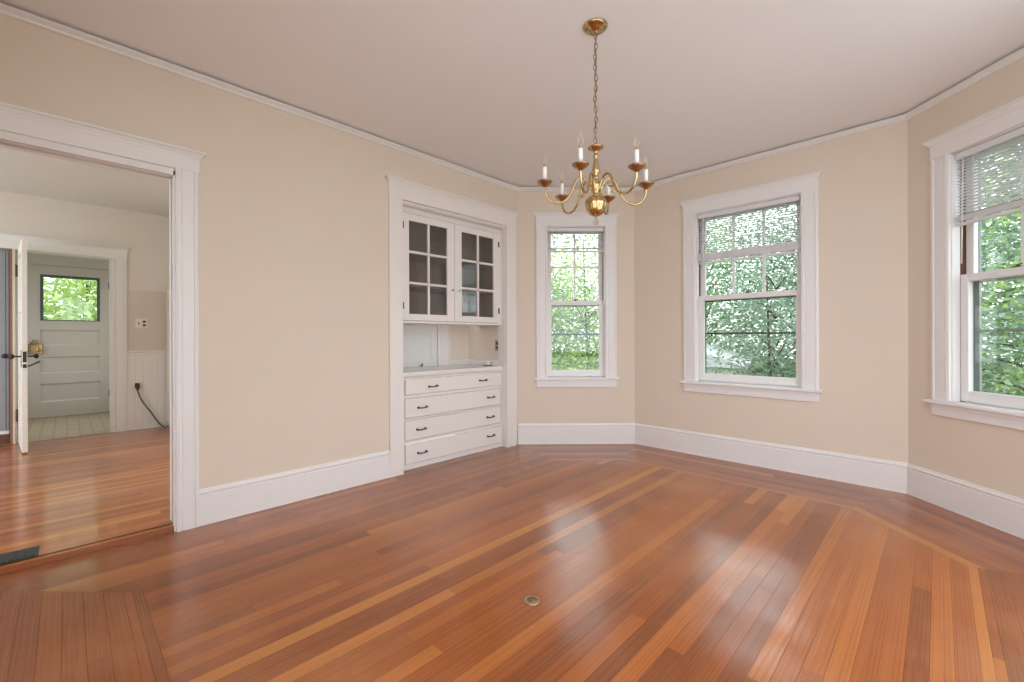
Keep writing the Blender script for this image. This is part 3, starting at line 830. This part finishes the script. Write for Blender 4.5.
# plug and cord
outlet('wall_outlet', M['plate'], (KX+.010, .610, .555), PI/2, 'white outlet on the beadboard wainscot with a dark plug in it')
pc = empty('power_cord'); place(pc, (KX+.018, .606, KF), 0)
mb = MB(); mb.box(0,.040,-.022,.022,.51,.575,.006); mb.build('plug', M['black'], pc)
import itertools
def smooth_path(pts, n=8):
    out = []
    P_ = [Vector(p) for p in pts]; P_ = [P_[0]] + P_ + [P_[-1]]
    for i in range(1, len(P_)-2):
        for k in range(n):
            t = k/n; a,b_,c2,d2 = P_[i-1],P_[i],P_[i+1],P_[i+2]
            out.append(.5*((2*b_)+(c2-a)*t+(2*a-5*b_+4*c2-d2)*t*t+(3*b_-a-3*c2+d2)*t**3))
    out.append(P_[-2]); return out
mb = MB(); mb.tube(smooth_path([(.03,0,.51),(.034,.015,.43),(.03,.06,.32),(.03,.13,.20),(.03,.17,.12),(.03,.21,.05),(.04,.235,.02),(.07,.25,.009),(.16,.255,.009)]), .0075, 8)
mb.build('cord', M['greycord'], pc)
tag(pc, 'dark plug and sagging cord running down the white wainscot', 'power cord')
# refrigerator hidden for the most part by the doorway jamb
rf = empty('refrigerator'); place(rf, (-6.72, 1.26, KF), 0)
mb = MB(); mb.box(-.33,.27,-.375,.375,.05,1.735,.012); mb.box(-.30,.24,-.35,.35,0,.05); mb.build('body', M['fridge'], rf)
mb = MB(); mb.box(.275,.33,-.375,.375,.06,1.15,.012); mb.build('door', M['fridge'], rf)
mb = MB(); mb.box(.275,.33,-.375,.375,1.16,1.73,.012); mb.build('freezer_door', M['fridge'], rf)
mb = MB(); mb.tube([(.335,-.33,.7),(.37,-.33,.72),(.37,-.33,1.08),(.335,-.33,1.10)], .011, 8); mb.build('handle', M['plate'], rf)
tag(rf, 'tall cream refrigerator side just visible past the doorway jamb', 'refrigerator')
# floor register
rg = empty('floor_register'); place(rg, (XL-.135, -.285, KF), PI/2)
mb = MB(); mb.box(-.18,.18,-.075,.075,0,.004,.001); mb.build('frame', M['register'], rg)
mb = MB()
for k in range(14): mb.box(-.165+k*.0245,-.152+k*.0245,-.06,.06,.004,.0065)
mb.build('grille_bars', M['register'], rg)
tag(rg, 'dark metal floor register just past the threshold', 'floor vent')
# brass floor socket
fs_ = empty('floor_socket'); place(fs_, (-1.272, 1.418, 0), .3)
mb = MB(); R0 = .031
mb.lathe([(R0+.003,0),(R0+.003,.003),(R0,.0055),(R0-.006,.006),(R0-.008,.0035),(.001,.0035)], 28); mb.build('ring', M['socket'], fs_)
mb = MB(); mb.lathe([(R0-.010,.0036),(R0-.010,.005),(.002,.006)], 24); mb.box(-.014,.014,-.002,.002,.0055,.0075); mb.build('screw_plug', M['brassd'], fs_)
tag(fs_, 'small round brass floor socket in the middle of the boards', 'floor socket')

# ------------------------------------------------------------------ chandelier
CH = empty('chandelier'); place(CH, (-1.284, 1.945, H), 0)
def zz_(z): return z-H
mb = MB(); mb.lathe([(.005,0),(.062,0),(.064,-.004),(.060,-.010),(.050,-.016),(.036,-.020),(.034,-.024),(.020,-.026),(.010,-.030),(.008,-.036),(.002,-.038)][::-1], 32); mb.build('canopy', M['brass'], CH)
mb = MB(); z = -.034; k = 0; zend = zz_(2.170)
LK = .034; wr = .0021
while z > zend:
    pts = []
    for q in range(16):
        a = 2*PI*q/16; x = .0085*math.cos(a); zz2 = (LK/2)*math.sin(a)
        zz2 = math.copysign(abs(math.sin(a))**.75*LK/2, math.sin(a))
        r_ = PI/4 + (PI/2 if k % 2 else 0)
        wob = .002*math.sin(k*.9)
        pts.append((x*math.cos(r_)+wob, x*math.sin(r_)+wob, z-LK/2+zz2))
    mb.tube(pts, wr, 6, closed=True); z -= LK-.0065; k += 1
mb.build('chain', M['brassd'], CH)
mb = MB(); mb.tube([(.004*math.sin(i*1.1), .004*math.cos(i*1.1), -.03 - i*(-.03-zend)/24) for i in range(25)], .0019, 6); mb.build('lamp_cord', M['greycord'], CH)
# column
Z = zz_
prof = [(.006,Z(1.786)),(.025,Z(1.792)),(.036,Z(1.800)),(.049,Z(1.820)),(.056,Z(1.842)),(.057,Z(1.858)),(.052,Z(1.874)),(.041,Z(1.885)),(.026,Z(1.892)),
        (.018,Z(1.898)),(.016,Z(1.908)),(.020,Z(1.916)),(.026,Z(1.926)),(.030,Z(1.944)),(.029,Z(1.960)),(.022,Z(1.974)),(.014,Z(1.980)),(.016,Z(1.984)),(.016,Z(1.990)),(.011,Z(1.996)),
        (.012,Z(2.004)),(.021,Z(2.016)),(.020,Z(2.030)),(.014,Z(2.060)),(.0105,Z(2.085)),(.0105,Z(2.094)),(.016,Z(2.098)),(.016,Z(2.104)),(.010,Z(2.108)),(.010,Z(2.122)),
        (.018,Z(2.130)),(.040,Z(2.142)),(.042,Z(2.147)),(.038,Z(2.150)),(.010,Z(2.153)),(.006,Z(2.166)),(.002,Z(2.170))]
up = [p for p in prof if p[1] >= Z(1.892)-1e-6]; lo_ = [p for p in prof if p[1] <= Z(1.892)+1e-6]
mb = MB(); mb.lathe(up, 28); mb.build('column', M['brass'], CH)
mb = MB(); mb.lathe(lo_, 56, (0,0,0), 12, .10); mb.build('bowl', M['brass'], CH)
mb = MB(); mb.tube([(0,0,Z(1.79)),(0,0,Z(1.772))], .0035, 8); mb.build('finial_stem', M['brass'], CH)
mb = MB(); mb.ball((0,0,Z(1.756)), .0165, 16); mb.build('finial_ball', M['bulb'], CH, label='clear glass ball')
a0 = math.radians(44.38)
for k in range(6):
    th = a0 + math.radians(4 + 60*k); c_, s_ = math.cos(th), math.sin(th)
    def P3(r, z): return (r*c_, r*s_, Z(z))
    path = smooth_path([P3(.024,1.925),P3(.034,1.948),P3(.050,1.975),P3(.074,1.988),P3(.100,1.975),P3(.120,1.935),P3(.145,1.885),P3(.178,1.858),P3(.214,1.853),P3(.246,1.868),P3(.265,1.900),P3(.270,1.938)], 5)
    mb = MB(); mb.tube(path, .0058, 10)
    # small scroll under the arm
    mb.tube(smooth_path([P3(.116,1.945),P3(.112,1.925),P3(.100,1.915),P3(.090,1.925),P3(.094,1.936)], 4), [.004]*17, 6)
    arm = mb.build('arm', M['brass'], CH)
    o_ = (.270*c_, .270*s_, 0)
    mb = MB(); mb.lathe([(.004,Z(1.932)),(.010,Z(1.934)),(.014,Z(1.940)),(.030,Z(1.950)),(.040,Z(1.960)),(.041,Z(1.963)),(.037,Z(1.964)),(.018,Z(1.956)),(.015,Z(1.958)),(.015,Z(1.970)),(.012,Z(1.972)),(.003,Z(1.972))], 24, o_)
    mb.build('drip_pan', M['brassd'], arm)
    mb = MB(); mb.lathe([(.0105,Z(1.966)),(.0105,Z(2.036)),(.008,Z(2.038)),(.003,Z(2.038))], 16, o_); mb.build('candle_sleeve', M['candle'], arm)
    mb = MB(); mb.lathe([(.0065,Z(2.036)),(.0065,Z(2.046)),(.0075,Z(2.048)),(.006,Z(2.052))], 14, o_); mb.build('bulb_base', M['brassd'], arm)
    mb = MB(); mb.lathe([(.006,Z(2.050)),(.0115,Z(2.058)),(.0152,Z(2.068)),(.0148,Z(2.078)),(.0112,Z(2.090)),(.0066,Z(2.103)),(.003,Z(2.114)),(.0008,Z(2.121))], 16, o_); mb.build('bulb', M['bulb'], arm)
tag(CH, 'six-arm brass chandelier with white candle sleeves hanging from the ceiling', 'chandelier')

# ------------------------------------------------------------------ outdoors
GZ = -1.5
mb = MB(); mb.box(-60,60,-60,60,GZ-.2,GZ); mb.build('ground', M['lawn'], kind='structure')
mb = MB(); mb.box(-14,16,-16,-2.3,-.12,-.06); mb.box(XL+.2,16,-2.3,YN-.05,-.12,-.06); mb.box(XR+.25,16,YN-.05,3.6,-.12,-.06); mb.box(-6.6,XL-.3,1.95,3.4,-.12,-.06); mb.box(-14,VX-1.5,-2.3,-1.2,-.12,-.06)
mb.build('ground_bounce_slab', M['bounce'], kind='structure')  # unseen pale slab, added to bounce daylight up onto the ceilings
def tree(x, y, h_, cr, n, leafm, label, seed, size=.075, flat_=.75, low=.2, clusters=60):
    rd = random.Random(seed)
    root = empty('leafy_tree'); place(root, (x,y,GZ), 0)
    mb = MB(); bend = rd.uniform(-.3,.3)
    tp = [(bend*math.sin(t*1.5), bend*.6*(1-math.cos(t*2)), h_*t) for t in (0,.15,.35,.55,.8,.95)]
    r0 = .020*h_*.6; mb.tube(smooth_path(tp,3), [r0*(1-.055*i) for i in range(16)], 10); mb.build('trunk', M['bark'], root)
    cs = []
    for k in range(clusters):
        while True:
            p = Vector((rd.uniform(-1,1),rd.uniform(-1,1),rd.uniform(-1,1)))
            if .35 < p.length < 1: break
        cs.append(Vector((p.x*cr, p.y*cr, h_*(low+1)/2 + p.z*h_*(1-low)/2)))
    mb = MB()
    for q in cs[::2]:
        zb = max(.15*h_, q.z - .5*math.hypot(q.x,q.y) ); b0 = Vector((bend*.5*0, 0, min(zb, .9*h_)))
        mid = (b0+q)/2 + Vector((0,0,.12*cr)); mb.tube([b0,mid,q], [.007*h_*.5,.005*h_*.5,.003], 5)
    mb.build('branches', M['bark'], root)
    mb = MB(); mb.uv = []
    for i in range(n):
        q = rd.choice(cs); rr = cr*.30
        p = q + Vector((rd.gauss(0,rr), rd.gauss(0,rr), rd.gauss(0,rr*flat_)))
        a = Vector((rd.gauss(0,1),rd.gauss(0,1),rd.gauss(0,.5))).normalized()
        nrm = Vector((rd.gauss(0,.7),rd.gauss(0,.7),1)).normalized(); b_ = a.cross(nrm)
        if b_.length < .01: continue
        b_.normalize(); s_ = size*rd.uniform(.6,1.3)
        vs = [p, p+a*s_*.5+b_*s_*.27, p+a*s_, p+a*s_*.5-b_*s_*.27]
        bi = len(mb.v); mb.v += [tuple(v) for v in vs]; mb.f.append((bi,bi+1,bi+2,bi+3)); mb.mi.append(0); mb.sm.append(False)
        t = min(1,max(0, rd.gauss(.5,.27))); mb.uv.append(([(0,0),(1,0),(1,1),(0,1)], (t,0,0)))
    mb.build('foliage', leafm, root)
    tag(root, label, 'tree', 'trees outside the windows')
    return root
# a belt of trees some way behind the house
T_ = [(-11.8,10.8,5.8,3.0,15000,'leafC','mid-green tree at the far left of the belt of trees behind the house',4,.18),
      (-8.6,12.6,6.4,2.6,38000,'leafA','bright yellow-green tree beyond the narrow window',3,.115),
      (-5.6,14.9,6.6,2.5,26000,'leafC','mid-green tree left of the middle window view',8,.125),
      (-2.6,14.2,6.2,2.3,32000,'leafB','blue-green tree filling the middle window',5,.105),
      (.2,14.6,6.8,2.3,26000,'leafC','mid-green tree at the right of the middle window view',9,.125),
      (2.6,12.8,7.2,2.4,15000,'leafA','yellow-green tree behind the fine-leaved one at the right edge',10,.16)]
for (x, y, h_, cr, n, lm, lb, sd, sz) in T_:
    tree(x, y, h_, cr, n, M[lm], lb, sd, sz, .85, -.06, 90)
tree(1.2, 7.9, 6.2, 1.3, 11000, M['leafB'], 'blue-green tree with fine leaves close outside the window at the right edge', 6, .085, .4, .05, 60)
tree(-1.75, 7.5, 3.75, .85, 4500, M['leafB'], 'small blue-green tree close outside the lower right of the middle window', 7, .075, .4, .1, 40)
tree(-6.3, 8.4, 1.75, 1.5, 9000, M['leafA'], 'low bright green shrub below the narrow window view', 21, .10, .8, -.3, 50)
# behind the exterior door
tree(-14.3, .35, 5.5, 2.2, 20000, M['leafA'], 'bright green tree seen through the window of the grey exterior door', 12, .15, .9, .05, 90)
# neighbouring white house
nh = empty('garden_shed'); place(nh, (-4.5, 10.2, GZ), .12)
mb = MB(); mb.box(-1.3,1.3,-.0,2.6,0,2.0); mb.build('wall', M['siding'], nh)
mb = MB(); mb.prism([(-1.5,1.98),(1.5,1.98),(1.5,2.04),(0,2.5),(-1.5,2.04)], 'y', -.2, 2.8); mb.build('roof', M['roofm'], nh)
for x in (-.6, .6):
    mb = MB(); mb.box(x-.25,x+.25,-.04,0,1.0,1.6); mb.build('window', M['storm'], nh)
tag(nh, 'low white clapboard outbuilding seen low in the middle window', 'outbuilding')
nh2 = empty('neighbour_house'); place(nh2, (9.5, 16.0, GZ), -.7)
mb = MB(); mb.box(-5,5,0,6,0,2.2); mb.build('wall', M['siding'], nh2)
mb = MB(); mb.prism([(-5.3,2.2),(5.3,2.2),(5.3,2.32),(0,3.6),(-5.3,2.32)], 'y', -.3, 6.3); mb.build('roof', M['roofm'], nh2)
for x in (-2.8, 2.2):
    mb = MB(); mb.box(x-.5,x+.5,-.04,0,.8,1.8); mb.build('window', M['storm'], nh2)
tag(nh2, 'white clapboard house beyond the trees outside the window at the right edge', 'house')

# ------------------------------------------------------------------ light: overcast sky
sc = bpy.context.scene
wd = bpy.data.worlds.new('overcast_sky'); sc.world = wd; wd.use_nodes = True
bg = wd.node_tree.nodes['Background']; bg.inputs[0].default_value = (.93,.98,1.04,1); bg.inputs[1].default_value = 1.0

# ------------------------------------------------------------------ camera
cam = bpy.data.cameras.new('camera'); co = bpy.data.objects.new('camera', cam); COL.objects.link(co)
co.location = (0,0,1.14885)
yaw = PI/4 - .010758
roll = .0032245
R_ = Matrix.Rotation(yaw, 4, 'Z') @ Matrix.Rotation(PI/2, 4, 'X') @ Matrix.Rotation(-roll, 4, 'Z')
co.matrix_world = Matrix.Translation(co.location) @ R_
cam.sensor_width = 36; cam.lens = 435.785/1024*36
cam.shift_y = -(341-338.025)/1024
cam.clip_start = .02; cam.clip_end = 300
sc.camera = co
sc.view_settings.view_transform = 'Standard'; sc.view_settings.look = 'None'
sc.view_settings.gamma = 1; sc.view_settings.use_curve_mapping = False
sc.view_settings.exposure = 1.74
sc.cycles.use_denoising = True
sc.cycles.max_bounces = 12; sc.cycles.diffuse_bounces = 6; sc.cycles.transparent_max_bounces = 24
sc.cycles.caustics_reflective = False
